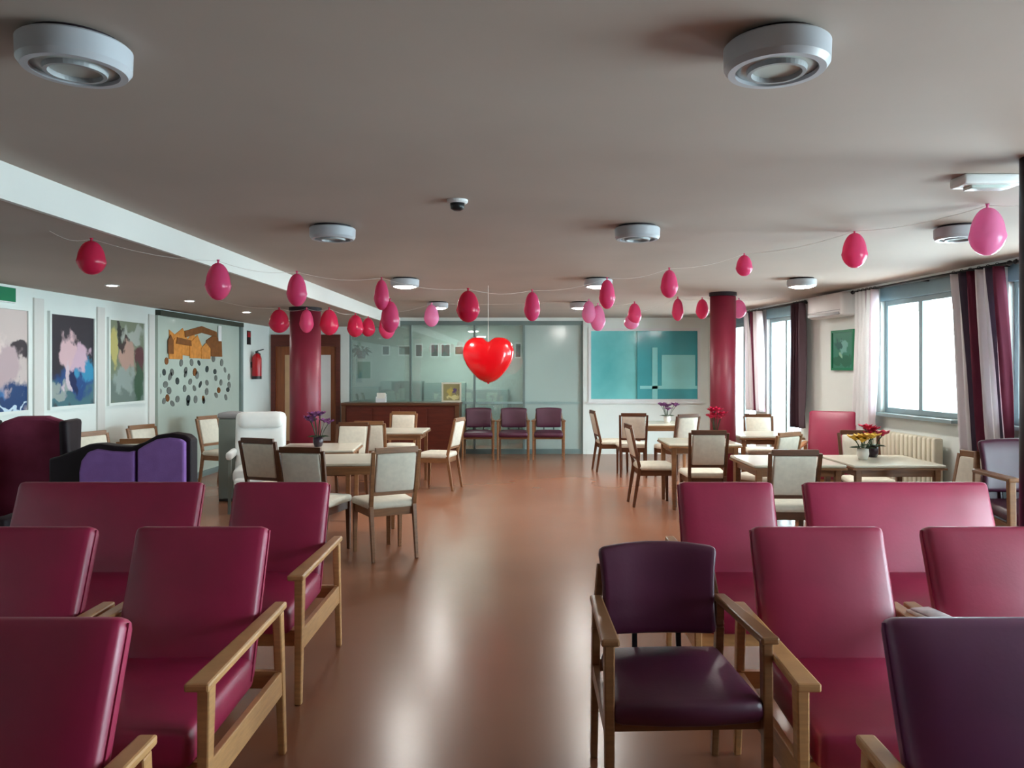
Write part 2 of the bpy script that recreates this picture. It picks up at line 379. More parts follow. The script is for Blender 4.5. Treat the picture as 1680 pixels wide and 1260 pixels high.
# ------------------------------------------------------------------ glass office front
gw = bpy.data.objects.new('window_8', None); COL.objects.link(gw); gw['kind'] = 'structure'
bm = NB(); box(bm, GX0, GX1, YF+.02, YF+.10, 2.42, 2.50); obj('window_frame', bm, 'grey_frame', gw)
bm = NB(); box(bm, GX0, GX1, YF+.02, YF+.10, 0, .09); obj('bottom_rail', bm, 'grey_frame', gw)
bm = NB(); box(bm, GX0, GX1, YF+.03, YF+.09, .94, .98); obj('transom', bm, 'office_cabinet', gw)
ms = [GX0, -2.25, -1.05, -.12, GX1]
for i, m in enumerate(ms):
    w = .035 if i in (0, 4) else .02
    bm = NB(); box(bm, m-w if i else m, m+w if i < 4 else m, YF+.02, YF+.10, .09, 2.42); obj('mullion', bm, 'grey_frame', gw)
for i in range(4):
    bm = NB(); box(bm, ms[i]+.02, ms[i+1]-.02, YF+.058, YF+.064, .09, 2.42); obj('pane', bm, 'frosted_glass' if i == 3 else 'office_glass', gw)
# office behind
YO = 16.6
b = NB(); box(b, -4.2, 1.6, YO, YO+.15, 0, 2.7); box(b, -4.35, -4.2, YF+.16, YO+.15, 0, 2.7); box(b, 1.6, 1.75, YF+.16, YO+.15, 0, 2.7); struct('wall_office', b, 'office_wall')
b = NB(); box(b, -4.35, 1.75, YF+.16, YO+.15, 2.6, 2.75); struct('ceiling_office', b, 'ceiling_paint')
for i, x in enumerate((-3.6, -2.7, -1.8, -.9)):
    t = thing('filing_cabinet', ['pale grey-green office cabinet behind the glass, beside the hanging plant', 'pale grey-green office cabinet behind the glass, second from the plant',
              'pale grey-green office cabinet behind the glass, third from the plant', 'pale grey-green office cabinet behind the glass, under the red heart'][i], 'cabinet', (x, YO-.26, 0), 0, 'office cabinets behind the glass')
    h = (1.22, 1.34, 1.30, 1.16)[i]
    bm = NB(); box(bm, -.43, .43, -.2, .25, 0, h); obj('body', bm, 'office_cabinet', t)
    for sx in (-1, 1):
        bm = NB(); box(bm, min(sx*.015, sx*.41), max(sx*.015, sx*.41), -.218, -.2, .06, h-.03); dd = obj('cabinet_door', bm, 'office_cabinet', t)
        bm = NB(); box(bm, sx*.05-.008, sx*.05+.008, -.235, -.218, h*.5, h*.5+.12); obj('handle', bm, 'grey_metal', dd)
for i, (pxx, w, h, m) in enumerate(((633, .13, .17, 'dark_card'), (664, .24, .17, 'grey_card'), (687, .12, .24, 'dark_card'), (713, .14, .24, 'black_plastic'), (731, .17, .24, 'dark_card'), (753, .16, .16, 'brown_card'), (850, .10, .28, 'black_plastic'), (778, .14, .2, 'dark_card'))):
    p = px(pxx, 575, YO-.02)
    t = thing('wall_card', 'small dark card, '+('nearest the plant', 'second from the plant', 'third from the plant', 'fourth from the plant', 'fifth from the plant', 'sixth from the plant', 'farthest from the plant', 'behind the red heart')[i]+', on the office wall', 'card', (p.x, YO-.012, p.z), 0, 'dark cards in a row on the office wall')
    bm = NB(); box(bm, -w/2-.025, w/2+.025, -.004, .008, -h/2-.03, h/2+.03); obj('backing', bm, 'white_plastic', t)
    bm = NB(); box(bm, -w/2, w/2, -.009, -.004, -h/2, h/2); obj('print', bm, m, t)
p = px(597, 607, YO-.02); t = thing('office_poster', 'small teal poster on the office wall under the hanging plant', 'poster', (p.x, YO-.012, p.z))
bm = NB(); box(bm, -.14, .14, 0, .008, -.18, .18); obj('print', bm, 'exit_green', t)
bm = NB(); box(bm, -.15, .15, .006, .012, -.19, .19); obj('backing', bm, 'white_plastic', t)
# hanging plant
p = px(593, 575, 15.6); t = thing('hanging_plant', 'dark green leafy plant hanging behind the office glass', 'plant', (p.x, 15.6, p.z))
bm = NB(); lathe(bm, [(.0, -.16), (.07, -.16), (.11, -.02), (.1, -.02), (.06, -.14), (0, -.14)], 16); obj('pot', bm, 'pot_dark', t, True)
for k in range(26):
    bm = NB(); a = random.random()*2*PI; e = random.uniform(-.5, .6); L_ = random.uniform(.14, .26); c = Vector((math.cos(a)*math.cos(e), math.sin(a)*math.cos(e), math.sin(e)))*L_
    s = c.cross(Vector((0, 0, 1))).normalized()*.045
    v = [bm.verts.new(q) for q in (c*.2, c*.65+s+Vector((0, 0, .02)), c*1.1-Vector((0, 0, .04)), c*.65-s+Vector((0, 0, .02)))]
    bm.faces.new((v[0], v[1], v[2])); bm.faces.new((v[0], v[2], v[3])); obj('leaf', bm, 'leaf_green', t)
for sx in (-.08, .08):
    bm = NB(); tube(bm, [(sx, 0, -.03), (0, 0, 2.6-p.z)], .003, 5); obj('cord', bm, 'string', t)
t = thing('office_fill_light', 'added fill-light panel on the office ceiling behind the glass', 'fill light', (-1.4, 15.5, 2.6))  # lamp added to brighten the office behind the glass
bm = NB(); box(bm, -.6, .6, -.3, .3, -.03, 0); obj('frame', bm, 'white_plastic', t)
bm = NB(); box(bm, -.57, .57, -.27, .27, -.034, -.03); obj('diffuser', bm, 'office_fill_glow', t)

# teal window of the far wall
tw = bpy.data.objects.new('window_9', None); COL.objects.link(tw); tw['kind'] = 'structure'
f = .05; bm = NB(); y0, y1 = YF-.015, YF+.08
box(bm, TX0, TX1, y0, y1, TZ0, TZ0+f); box(bm, TX0, TX1, y0, y1, TZ1-f, TZ1); box(bm, TX0, TX0+f, y0, y1, TZ0+f, TZ1-f); box(bm, TX1-f, TX1, y0, y1, TZ0+f, TZ1-f)
obj('window_frame', bm, 'white_plastic', tw)
xm = 2.03
bm = NB(); box(bm, TX0+f, xm, YF+.05, YF+.06, TZ0+f, TZ1-f); obj('pane', bm, 'teal_glass_panel', tw)
bm = NB(); box(bm, xm, TX1-f, YF+.03, YF+.04, TZ0+f, TZ1-f); obj('pane', bm, 'teal_dark_panel', tw)
bm = NB(); box(bm, xm-.02, xm+.03, YF+.015, YF+.05, TZ0+f, TZ1-f); obj('mullion', bm, 'teal_dark_panel', tw)
bm = NB(); box(bm, xm+.03, TX1-f, YF+.018, YF+.03, 1.22, 1.28); obj('rail', bm, 'teal_reflection', tw)  # pale bars and rectangle here are painted reflections in the teal glass
bm = NB(); box(bm, xm+.26, xm+.36, YF+.018, YF+.03, 1.03, TZ1-.36); obj('rail', bm, 'teal_reflection', tw)
bm = NB(); box(bm, xm+.44, TX1-f-.04, YF+.018, YF+.03, 1.28, TZ1-.5); obj('pane', bm, 'teal_reflection', tw)
bm = NB(); box(bm, TX0-.04, TX1+.04, YF-.06, YF+.02, TZ0-.03, TZ0); obj('window_sill', bm, 'white_plastic', tw)

# ------------------------------------------------------------------ left wall: glass notice front, posters, extinguisher
def lw(pxx): return -XL*FPX/(VX-pxx)         # depth on the poster wall of a photo column
nb = bpy.data.objects.new('window_10', None); COL.objects.link(nb); nb['kind'] = 'structure'
ya, yb = lw(256), lw(392)
bm = NB(); box(bm, XL, XL+.02, ya, yb, .08, 2.30); obj('pane', bm, 'board_green', nb)
bm = NB(); box(bm, XL, XL+.07, ya-.02, yb+.03, 2.30, 2.37); obj('top_rail', bm, 'dark_frame', nb)
bm = NB(); box(bm, XL, XL+.06, yb-.05, yb+.04, 0, 2.30); obj('mullion', bm, 'grey_frame', nb)
bm = NB(); box(bm, XL, XL+.045, ya-.04, ya+.02, 0, 2.30); obj('mullion', bm, 'board_green', nb)
bm = NB(); box(bm, XL, XL+.05, ya, yb, 0, .08); obj('bottom_rail', bm, 'grey_frame', nb)
def sticker(name, pxx, pyy, w, h, m, kind='oval', tilt=0., lift=0.):
    y = lw(pxx); z = EYE-(pyy-VY)*y/FPX
    bm = NB(); n = 10
    out = [(w/2*math.cos(2*PI*k/n), h/2*math.sin(2*PI*k/n)) for k in range(n)] if kind == 'oval' else kind
    prism(bm, out, 0, .006)
    o = obj(name, bm, m, nb); o.location = (XL+.022+lift, y, z); o.rotation_euler = (tilt, 0, PI/2); 
    o.rotation_mode = 'XYZ'
    o.matrix_basis = Matrix.Translation((XL+.026+lift, y, z)) @ Matrix.Rotation(tilt, 4, 'X') @ Matrix.Rotation(PI/2, 4, 'Z')
    return o
# orange village at the top of the notice front
sticker('house_cutout', 300, 562, 1.0, .5, 'orange_card', [(-.45, -.16), (.40, -.20), (.42, .02), (.28, .16), (.10, .05), (-.06, .20), (-.30, .10), (-.47, .16)])
sticker('roof_cutout', 330, 553, .8, .3, 'brown_card', [(-.62, .06), (-.05, .16), (.50, .10), (.52, .02), (-.05, .06), (-.6, -.03)], lift=.007)
sticker('house_cutout', 348, 570, .6, .3, 'brown_card', [(-.3, -.14), (.32, -.14), (.30, .10), (.02, .20), (-.28, .10)], lift=.003)
sticker('house_cutout', 285, 575, .5, .2, 'orange_card', [(-.2, -.12), (.2, -.12), (.2, .06), (0, .18), (-.2, .06)], lift=.007)
sticker('roof_cutout', 298, 560, .4, .1, 'brown_card', [(-.24, -.04), (.24, -.06), (.22, .02), (-.22, .05)], lift=.013)
sticker('house_cutout', 318, 572, .5, .2, 'orange_card', [(-.2, -.14), (.2, -.14), (.2, .04), (.05, .2), (-.2, .08)], lift=.009)
sticker('house_cutout', 334, 578, .5, .2, 'orange_card', [(-.16, -.10), (.16, -.10), (.16, .06), (0, .14), (-.16, .06)], lift=.012)
sticker('chimney_cutout', 357, 547, .2, .2, 'white_plastic', [(-.06, -.12), (.06, -.12), (.06, .12), (-.06, .12)], lift=.012)
sticker('house_cutout', 276, 566, .5, .2, 'brown_card', [(-.08, -.12), (.08, -.12), (.08, .06), (0, .14), (-.08, .06)], lift=.012)
rs = random.Random(3)
for r_, (yy, xs) in enumerate(((592, (272, 294, 312, 326, 345, 360)), (607, (266, 281, 300, 316, 336, 352, 366)), (617, (258, 276, 303, 322, 349, 371)), (629, (268, 288, 309, 327, 340, 361, 376)), (640, (261, 277, 298, 318, 338, 357, 372)), (652, (270, 287, 304, 321, 334, 352, 366)), (661, (264, 283, 305, 330)))):
    for xx in xs:
        sticker('leaf_cutout', xx+rs.uniform(-3, 3), yy+rs.uniform(-4, 4), rs.uniform(.09, .14), rs.uniform(.07, .12), rs.choice(['dark_card', 'grey_card', 'grey_card', 'grey_card', 'grey_card', 'brown_card']), tilt=rs.uniform(-.8, .8))
# posters
def uvquad(name, x0, x1, z0, z1, y, m, parent):
    me = bpy.data.meshes.new(name)
    me.from_pydata([(x0, y, z0), (x1, y, z0), (x1, y, z1), (x0, y, z1), (x0, y+.004, z0), (x1, y+.004, z0), (x1, y+.004, z1), (x0, y+.004, z1)], [],
                   [(0, 1, 2, 3), (5, 4, 7, 6), (1, 0, 4, 5), (2, 1, 5, 6), (3, 2, 6, 7), (0, 3, 7, 4)])
    u = me.uv_layers.new(name='UVMap')
    for p in me.polygons:
        for li, vi in zip(p.loop_indices, p.vertices):
            v = me.vertices[vi].co; u.data[li].uv = ((v.x-x0)/(x1-x0), (v.z-z0)/(z1-z0))
    me.materials.append(MATS[m]); o = bpy.data.objects.new(name, me); COL.objects.link(o); o.parent = parent; return o
for (ya_, yb_, z0, z1, m, lab) in ((6.70, 7.50, 1.20, 2.16, 'poster_group', 'tall poster of pale figures above a blue base, beside the exit sign'),
                               (7.87, 8.64, 1.21, 2.16, 'poster_couple', 'tall dark poster of two pale embracing figures over blue, on white wall'),
                               (8.97, 9.76, 1.20, 2.17, 'poster_garden', 'tall grey-green poster with a face, next to the glass notice front')):
    t = thing('poster', lab, 'poster', (XL, (ya_+yb_)/2, z0), PI/2, 'framed posters on the white wall')
    w = (yb_-ya_)/2; h = z1-z0
    bm = NB()
    for q in ((-w-.03, -w, -.03, h+.03), (w, w+.03, -.03, h+.03), (-w, w, -.03, 0), (-w, w, h, h+.03)): box(bm, q[0], q[1], -.03, 0, q[2], q[3])
    obj('frame', bm, 'wall_paint', t)
    uvquad('print', -w, w, 0, h, -.016, m, t)
# shallow pilasters between the posters
for i, y in enumerate((7.685, 8.80, 9.98)):
    bm = NB(); box(bm, XL, XL+.018, y-.075, y+.075, .09, 2.30); struct('trim_%d' % (i+2), bm, 'beam_paint')
t = thing('exit_sign', 'small green exit sign high on the white poster wall', 'sign', (XL, 7.12, 2.22), PI/2)
bm = NB(); box(bm, -.2, .2, -.03, 0, 0, .15); obj('sign_body', bm, 'white_plastic', t)
bm = NB(); box(bm, -.19, .19, -.034, -.03, .01, .14); obj('sign_face', bm, 'exit_green', t)
t = thing('fire_extinguisher', 'red fire extinguisher hung on the wall beside the wooden doors', 'extinguisher', (XL+.10, lw(412), 1.42), PI/2)
bm = NB(); lathe(bm, [(0, 0), (.075, 0), (.08, .02), (.08, .36), (.06, .42), (.025, .45), (0, .45)], 20); obj('cylinder', bm, 'red_paint', t, True)
bm = NB(); lathe(bm, [(.082, .0), (.082, .05), (.0805, .05), (.0805, 0)], 20); obj('base_ring', bm, 'black_plastic', t)
bm = NB(); lathe(bm, [(0, .45), (.025, .45), (.025, .49), (0, .49)], 12); bar(bm, (0, 0, .49), (0, -.12, .52), .025, .015); obj('valve', bm, 'black_plastic', t)
bm = NB(); tube(bm, [(.02, 0, .47), (.1, -.02, .44), (.11, -.02, .3), (.10, -.02, .16)], .012); obj('hose', bm, 'black_plastic', t)
bm = NB(); box(bm, -.03, .03, .06, .10, .2, .3); obj('bracket', bm, 'black_plastic', t)
t = thing('wall_sign', 'small dark red notice above the fire extinguisher', 'sign', (XL, lw(408), 2.02), PI/2)
bm = NB(); box(bm, -.09, .09, -.006, 0, 0, .24); obj('plate', bm, 'black_plastic', t)
bm = NB(); box(bm, -.07, .07, -.009, -.006, .13, .22); obj('symbol', bm, 'red_paint', t)

# ------------------------------------------------------------------ ceiling fittings
LAMPS = [['unlit round ceiling lamp above the foremost red armchair on the poster side', 'unlit round ceiling lamp above the low purple chair'],
         ['unlit round ceiling lamp beside the smoke detector, towards the lowered beam', 'unlit round ceiling lamp above the aisle, towards the windows', 'unlit round ceiling lamp by the striped curtain'],
         ['lit round ceiling lamp nearest the lowered beam, before the red heart', 'lit round ceiling lamp before the office glass, near the frosted pane', 'lit round ceiling lamp in front of the air conditioner'],
         ['lit round ceiling lamp between the red heart and the beam', 'lit round ceiling lamp just before the frosted office pane', 'lit round ceiling lamp behind the maroon column on the window side']]
def lamp(x, y, on):
    t = thing('ceiling_lamp', '', 'ceiling lamp', (x, y, ZC))
    bm = NB(); lathe(bm, [(0, 0), (.135, 0), (.135, -.014), (0, -.014)], 40); obj('mounting_ring', bm, 'black_trim', t)
    bm = NB(); lathe(bm, [(.158, -.014), (.165, -.02), (.163, -.075), (.150, -.092), (.128, -.092), (.128, -.080), (.06, -.080), (.06, -.014)], 48); obj('drum', bm, 'lamp_body', t, True).modifiers.new('e', 'EDGE_SPLIT').split_angle = .6
    bm = NB(); lathe(bm, [(.095, -.080), (.090, -.098), (.078, -.098), (.074, -.080)], 40); obj('lens_ring', bm, 'grey_plastic', t)
    bm = NB(); lathe(bm, [(0, -.086), (.10, -.084), (.126, -.081), (0, -.0805)] if not on else [(0, -.104), (.08, -.104), (.12, -.094), (.127, -.081), (0, -.081)], 40); obj('lens', bm, 'lens_on' if on else 'lens_off', t, True)
    return t
for j, y in enumerate((2.26, 5.2, 8.2, 11.1)):
    for i, x in enumerate((-1.33, .72, 2.88)):
        if j == 0 and i == 2: continue
        if j == 3 and i == 1: pass
        on = j >= 2
        o = lamp(x, y, on)
        o.scale = (.92, .92, 1)
        o['label'] = LAMPS[j][i]
        o['group'] = 'lit round ceiling lamps' if on else 'unlit round ceiling lamps'
for y, lab in ((7.3, 'small lit downlight above the poster of the embracing figures'), (8.95, 'small lit downlight above the grey-green poster'), (10.75, 'small lit downlight above the glass notice front'), (12.5, 'small lit downlight nearest the fire extinguisher')):
    t = thing('downlight', lab, 'downlight', (-3.95, y, ZL), 0, 'downlights of the lowered ceiling')
    bm = NB(); lathe(bm, [(.062, 0), (.062, -.008), (.045, -.008), (.045, 0)], 24); obj('bezel', bm, 'white_plastic', t)
    bm = NB(); lathe(bm, [(0, -.004), (.045, -.004), (.045, -.001), (0, -.001)], 24); obj('bulb', bm, 'spot_on', t)
t = thing('smoke_detector', 'small dark smoke detector alone on the main ceiling', 'smoke detector', (-.415, 4.4, ZC))
bm = NB(); lathe(bm, [(0, 0), (.06, 0), (.06, -.012), (.05, -.02), (0, -.02)], 24); obj('base', bm, 'white_plastic', t)
bm = NB(); lathe(bm, [(0, -.02), (.042, -.02), (.038, -.05), (.02, -.06), (0, -.06)], 24); obj('sensor_head', bm, 'black_plastic', t, True)
t = thing('ceiling_box', 'flat white box on the ceiling next to the thin dark column', 'box', (2.28, 3.86, ZC))
bm = NB(); cushion(bm, .30, .14, .05, .012, 0, T(0, 0, -.025)); obj('housing', bm, 'white_plastic', t, True)
bm = NB(); cushion(bm, .20, .08, .02, .008, 0, T(0, 0, -.055)); obj('diffuser', bm, 'lens_off', t, True)

# ------------------------------------------------------------------ balloons
def balloon_mesh(m):
    t = thing('balloon', '', 'balloon')
    prof = []
    for k in range(15):
        a = PI*k/14; r = .40*math.sin(a); z = -.02-.48*(1-math.cos(a))
        r *= 1-.20*(1+math.cos(a))/2*math.sin(a)**.5 if k < 8 else 1
        prof.append((max(r, 0), z))
    prof[0] = (.0, -.02); prof.insert(1, (.05, -.03))
    bm = NB(); lathe(bm, prof, 20); obj('skin', bm, m, t, True)
    bm = NB(); lathe(bm, [(0, .06), (.05, .06), (.025, .0), (.045, -.04), (0, -.05)], 10); obj('knot', bm, m, t, True)
    return t
for k, m in (('bp', 'balloon_pink'), ('br', 'balloon_red'), ('bs', 'balloon_rose')): PROTO[k] = (balloon_mesh(m), False)
near = [(150, 423, 46, 58, 4.5, 'br'), (358, 462, 42, 64, 4.7, 'bp'), (487, 476, 34, 56, 4.9, 'bp'), (626, 484, 26, 52, 5.08, 'bp'), (640, 520, 32, 54, 5.12, 'bp'), (768, 503, 40, 54, 5.3, 'br'),
        (873, 503, 28, 50, 5.5, 'bp'), (996, 483, 28, 50, 5.6, 'bp'), (1098, 466, 30, 48, 5.7, 'bp'), (1221, 436, 28, 36, 5.8, 'bp'), (1402, 411, 42, 60, 5.4, 'bp'), (1620, 380, 58, 82, 4.5, 'bs')]
LB = {'bp': 'hot pink', 'br': 'deep red-pink', 'bs': 'pale rose'}
pts = []
ORD = 'first second third fourth fifth sixth seventh eighth ninth tenth eleventh twelfth thirteenth fourteenth'.split()
for bi, (cx, cy, w, h, d, k) in enumerate(near):
    c = px(cx, cy, d); hh = h*d/FPX; ww = w*d/FPX/.8; top = c.z+hh/2
    place(k, LB[k]+' balloon, '+ORD[bi]+' from the beam on the garland over the dining chairs', (c.x, c.y, top), (0, -1), 'balloons of the garland across the chairs', (ww, ww, hh))
    pts.append(Vector((c.x, c.y, top+.006)))
def string(name, pts, label, group=None):
    bm = NB(); full = []
    for a, c in zip(pts, pts[1:]):
        for q in range(6): full.append(a.lerp(c, q/6)-Vector((0, 0, .03*math.sin(PI*q/6))))
    full.append(pts[-1]); tube(bm, full, .0011, 5); o = obj(name, bm, 'string', None); tag(o, label, 'string', group); return o
ends = [Vector((XB-.2, 4.2, ZL-.004)), ]
string('garland_string', [Vector((-2.75, 4.42, ZL-.002))]+[p for i, p in enumerate(pts) if i != 4]+[Vector((3.0, 4.2, ZC-.002))], 'thin pale string carrying the balloons across the armchair area')
far = [(458, 527, 34, 40, 9.0, 'br'), (503, 527, 24, 40, 8.9, 'bp'), (540, 529, 32, 44, 9.0, 'br'), (583, 535, 28, 38, 9.3, 'br'), (604, 537, 24, 32, 9.5, 'br'), (635, 535, 28, 44, 9.6, 'bp'), (708, 518, 26, 38, 9.6, 'bs'),
       (966, 512, 24, 38, 9.8, 'bs'), (981, 522, 26, 44, 9.9, 'bs'), (1041, 515, 24, 36, 10.0, 'bp'), (1036, 528, 26, 26, 10.05, 'bs'), (1112, 508, 20, 38, 10.1, 'bp'), (1152, 506, 22, 34, 10.2, 'bp'), (1212, 506, 26, 32, 10.3, 'bs')]
pts = []
for bi, (cx, cy, w, h, d, k) in enumerate(far):
    c = px(cx, cy, d); hh = h*d/FPX; ww = w*d/FPX/.8; top = min(c.z+hh/2, (ZL if c.x < XB else ZC)-.06*hh-.02)
    place(k, LB[k]+' balloon, '+ORD[bi]+' from the wooden doors on the garland between the columns', (c.x, c.y, top), (0, -1), 'balloons of the garland by the columns', (ww, ww, hh))
    pts.append(Vector((c.x, c.y, top+.006)))
string('garland_string', [Vector((-3.6, 8.9, ZL-.002))]+pts+[Vector((3.3, 10.35, ZC-.002))], 'thin pale string carrying the balloons between the maroon columns')

# foil heart
c = px(801, 553, 8.9); t = thing('heart_balloon', 'big shiny red heart balloon hanging before the office glass', 'balloon', (c.x, c.y, c.z))
wd, ht = 84*8.9/FPX, 75*8.9/FPX
bm = NB(); n = 48; rings = []
hp = []
HP = [(0, -.10), (.20, -.02), (.45, 0), (.70, -.03), (.90, -.13), (1, -.30), (.97, -.45), (.85, -.61), (.65, -.77), (.40, -.91), (.18, -.98), (0, -1.0)]
full = HP+[(-x, z) for x, z in HP[-2:0:-1]]; nf = len(full); n = nf*3
for i in range(nf):
    p0, p1, p2, p3 = (full[(i+q) % nf] for q in (-1, 0, 1, 2))
    for q in range(3):
        u = q/3; c_ = [.5*(2*p1[e]+(p2[e]-p0[e])*u+(2*p0[e]-5*p1[e]+4*p2[e]-p3[e])*u*u+(3*p1[e]-p0[e]-3*p2[e]+p3[e])*u**3) for e in (0, 1)]
        hp.append((c_[0]*wd/2, c_[1]*ht))
cz = -ht*.42
for s, dy in ((1.0, 0), (.94, .055), (.8, .10), (.55, .135), (.25, .15)):
    rings.append((s, dy))
loops = []
for sgn in (-1, 1):
    lp = []
    for s, dy in rings:
        lp.append([bm.verts.new((x*s, sgn*dy*.75, cz+(z-cz)*s)) for x, z in hp])
    for p_, q_ in zip(lp, lp[1:]):
        for k in range(n): bm.faces.new([p_[k], p_[(k+1) % n], q_[(k+1) % n], q_[k]])
    bm.faces.new(lp[-1])
bmesh.ops.remove_doubles(bm, verts=bm.verts, dist=1e-5)
obj('foil_body', bm, 'heart_foil', t, True)
bm = NB(); tube(bm, [(0, 0, -.06), (0, .01, ZC-c.z-.001)], .003, 5); obj('hanging_string', bm, 'string', t)
bm = NB(); prism(bm, [(-.010, -ht-.012), (.010, -ht-.012), (.014, -ht+.02), (-.014, -ht+.02)], -.004, .004); obj('filling_tab', bm, 'heart_foil', t)

# ------------------------------------------------------------------ furniture prototypes
def armchair(name, width, cat, vinyl='wine_vinyl', wood='beech', seats=1):
    """high-back lounge chair, front at -y; legs 0.76 m apart in depth"""
    t = thing(name, '', cat); hw = width/2; bw = width-.15
    bm = NB(); cushion(bm, bw, .60, .13, .035, .018, T(0, -.09, .405, .06)); obj('seat', bm, vinyl, t, True)
    ang = math.radians(20)
    def bend(p): p = p.copy(); p.y += (-.022*(1-(2*p.x/bw)**2)*(1-(p.z/.30)**2) if p.y < 0 else 0); return p
    bm = NB(); cushion(bm, bw, .085, .60, .03, 0, T(0, .270, .665, -ang), bend, 6); bk = obj('backrest', bm, vinyl, t, True)
    for s in (-1, 1):
        bm = NB(); bar(bm, (s*(bw/2+.001), .157, .395), (s*(bw/2+.001), .362, .935), .006, .012); obj('piping', bm, vinyl, bk)
        x = s*(hw-.03)
        bm = NB(); bar(bm, (x, -.36, .605), (x, -.385, 0), .042, .055, .032, .035); obj('leg', bm, wood, t, bevel=.006)
        bm = NB(); bar(bm, (x, .335, .605), (x, .395, 0), .038, .045, .030, .032); obj('leg', bm, wood, t, bevel=.006)
        bm = NB(); hexa(bm, [Vector(q) for q in ((x-.040, -.44, .600), (x+.040, -.44, .600), (x+.026, .375, .612), (x-.026, .375, .612), (x-.040, -.44, .628), (x+.040, -.44, .628), (x+.026, .375, .640), (x-.026, .375, .640))])
        obj('armrest', bm, wood, t, bevel=.008)
        bm = NB(); bar(bm, (x, -.355, .30), (x, .36, .31), .026, .10); obj('side_rail', bm, wood, t, bevel=.004)
    bm = NB(); bar(bm, (-hw+.03, -.33, .30), (hw-.03, -.33, .30), .024, .075); obj('front_rail', bm, wood, t)
    bm = NB(); bar(bm, (-hw+.03, .345, .33), (hw-.03, .345, .33), .024, .07); obj('back_rail', bm, wood, t)
    return t
PROTO['arm'] = (armchair('armchair', .69, 'armchair'), False)
PROTO['armp'] = (armchair('armchair', .69, 'armchair', 'mauve_vinyl'), False)
PROTO['sofa'] = (armchair('settee', 1.20, 'settee'), False)

def visitor():
    """low open-back armchair, front at -y"""
    t = thing('visitor_chair', '', 'chair')
    def dome(p):
        p = p.copy(); p.z += .02*(1-(p.x/.26)**2)*(p.z > 0); return p
    bm = NB(); cushion(bm, .50, .50, .085, .035, .022, T(0, -.05, .445, .03), lambda p: Vector((p.x*(1+.06*(-p.y/.25)), p.y-.03*(1-(p.x/.25)**2)*(p.y < 0), p.z))); obj('seat', bm, 'purple_vinyl', t, True)
    def bk(p):
        f = (p.z+.17)/.34
        x = p.x*(1.0+.06*f+.05*(2*f-1)**2)
        return Vector((x, p.y-.045*(p.x/.23)**2, p.z+.025*f*(1-(p.x/.23)**2)))
    bm = NB(); cushion(bm, .44, .055, .34, .025, 0, T(0, .255, .70, -.14), bk, 5); obj('backrest', bm, 'purple_vinyl', t, True)
    for s in (-1, 1):
        x = s*.27
        bm = NB(); bar(bm, (x, -.27, .675), (x, -.29, 0), .036, .042, .03, .034); obj('leg', bm, 'mid_wood', t, bevel=.005)
        bm = NB(); bar(bm, (x*.93, .225, .56), (x*.93, .30, 0), .034, .042, .028, .032); bar(bm, (x*.93, .225, .56), (x*.84, .285, .80), .034, .042, .026, .03); obj('leg', bm, 'mid_wood', t, bevel=.005)
        bm = NB(); hexa(bm, [Vector(q) for q in ((x-.032, -.32, .672), (x+.032, -.32, .672), (x*.93+.024, .235, .660), (x*.93-.024, .235, .660), (x-.032, -.32, .698), (x+.032, -.32, .698), (x*.93+.024, .235, .688), (x*.93-.024, .235, .688))]); obj('armrest', bm, 'mid_wood', t, bevel=.008)
        bm = NB(); bar(bm, (x*.93, .23, .56), (x*.93, .225, .675), .03, .036); obj('arm_support', bm, 'mid_wood', t)
        bm = NB(); bar(bm, (x, -.27, .375), (x*.93, .26, .375), .024, .06); obj('side_rail', bm, 'mid_wood', t)
        bm = NB(); bar(bm, (s*.09, .245, .42), (s*.09, .262, .56), .02, .012); obj('back_stay', bm, 'black_plastic', t)
    bm = NB(); bar(bm, (-.26, -.24, .385), (.26, -.24, .385), .022, .05); obj('front_rail', bm, 'mid_wood', t)
    bm = NB(); bar(bm, (-.25, .25, .40), (.25, .25, .40), .022, .05); obj('back_rail', bm, 'mid_wood', t)
    return t
PROTO['vis'] = (visitor(), False)

def dining(wood, pad):
    """dining chair with framed upholstered back, front at -y"""
    t = thing('dining_chair', '', 'chair')
    bm = NB(); cushion(bm, .45, .43, .065, .028, .018, T(0, -.02, .455), lambda p: Vector((p.x*(1-.07*p.y/.215), p.y, p.z))); obj('seat', bm, pad, t, True)
    bm = NB(); bar(bm, (-.21, -.21, .395), (.21, -.21, .395), .02, .065); bar(bm, (-.19, .17, .395), (.19, .17, .395), .02, .065)
    for s in (-1, 1): bar(bm, (s*.205, -.21, .395), (s*.185, .17, .395), .02, .065)
    obj('seat_frame', bm, wood, t)
    bf = NB()
    for s in (-1, 1):
        bm = NB(); bar(bm, (s*.205, -.215, .43), (s*.205, -.225, 0), .042, .042, .028, .028); obj('leg', bm, wood, t, bevel=.004)
        bm = NB(); bar(bm, (s*.188, .185, .45), (s*.188, .255, 0), .036, .042, .028, .03); obj('leg', bm, wood, t, bevel=.004)
        bar(bf, (s*.188, .185, .45), (s*.200, .29, .92), .034, .036, .030, .028)
    bar(bf, (-.185, .288, .925), (.185, .288, .925), .030, .05); bar(bf, (-.19, .206, .56), (.19, .206, .56), .026, .035)
    fr = obj('back_frame', bf, wood, t, bevel=.004)
    bm = NB(); cushion(bm, .345, .045, .335, .018, 0, T(0, .246, .737, -.215)); obj('back_pad', bm, pad, t, True)
    return t
PROTO['din'] = (dining('brown_wood', 'cream_fabric'), False)
PROTO['dinl'] = (dining('mid_wood', 'cream_fabric'), False)

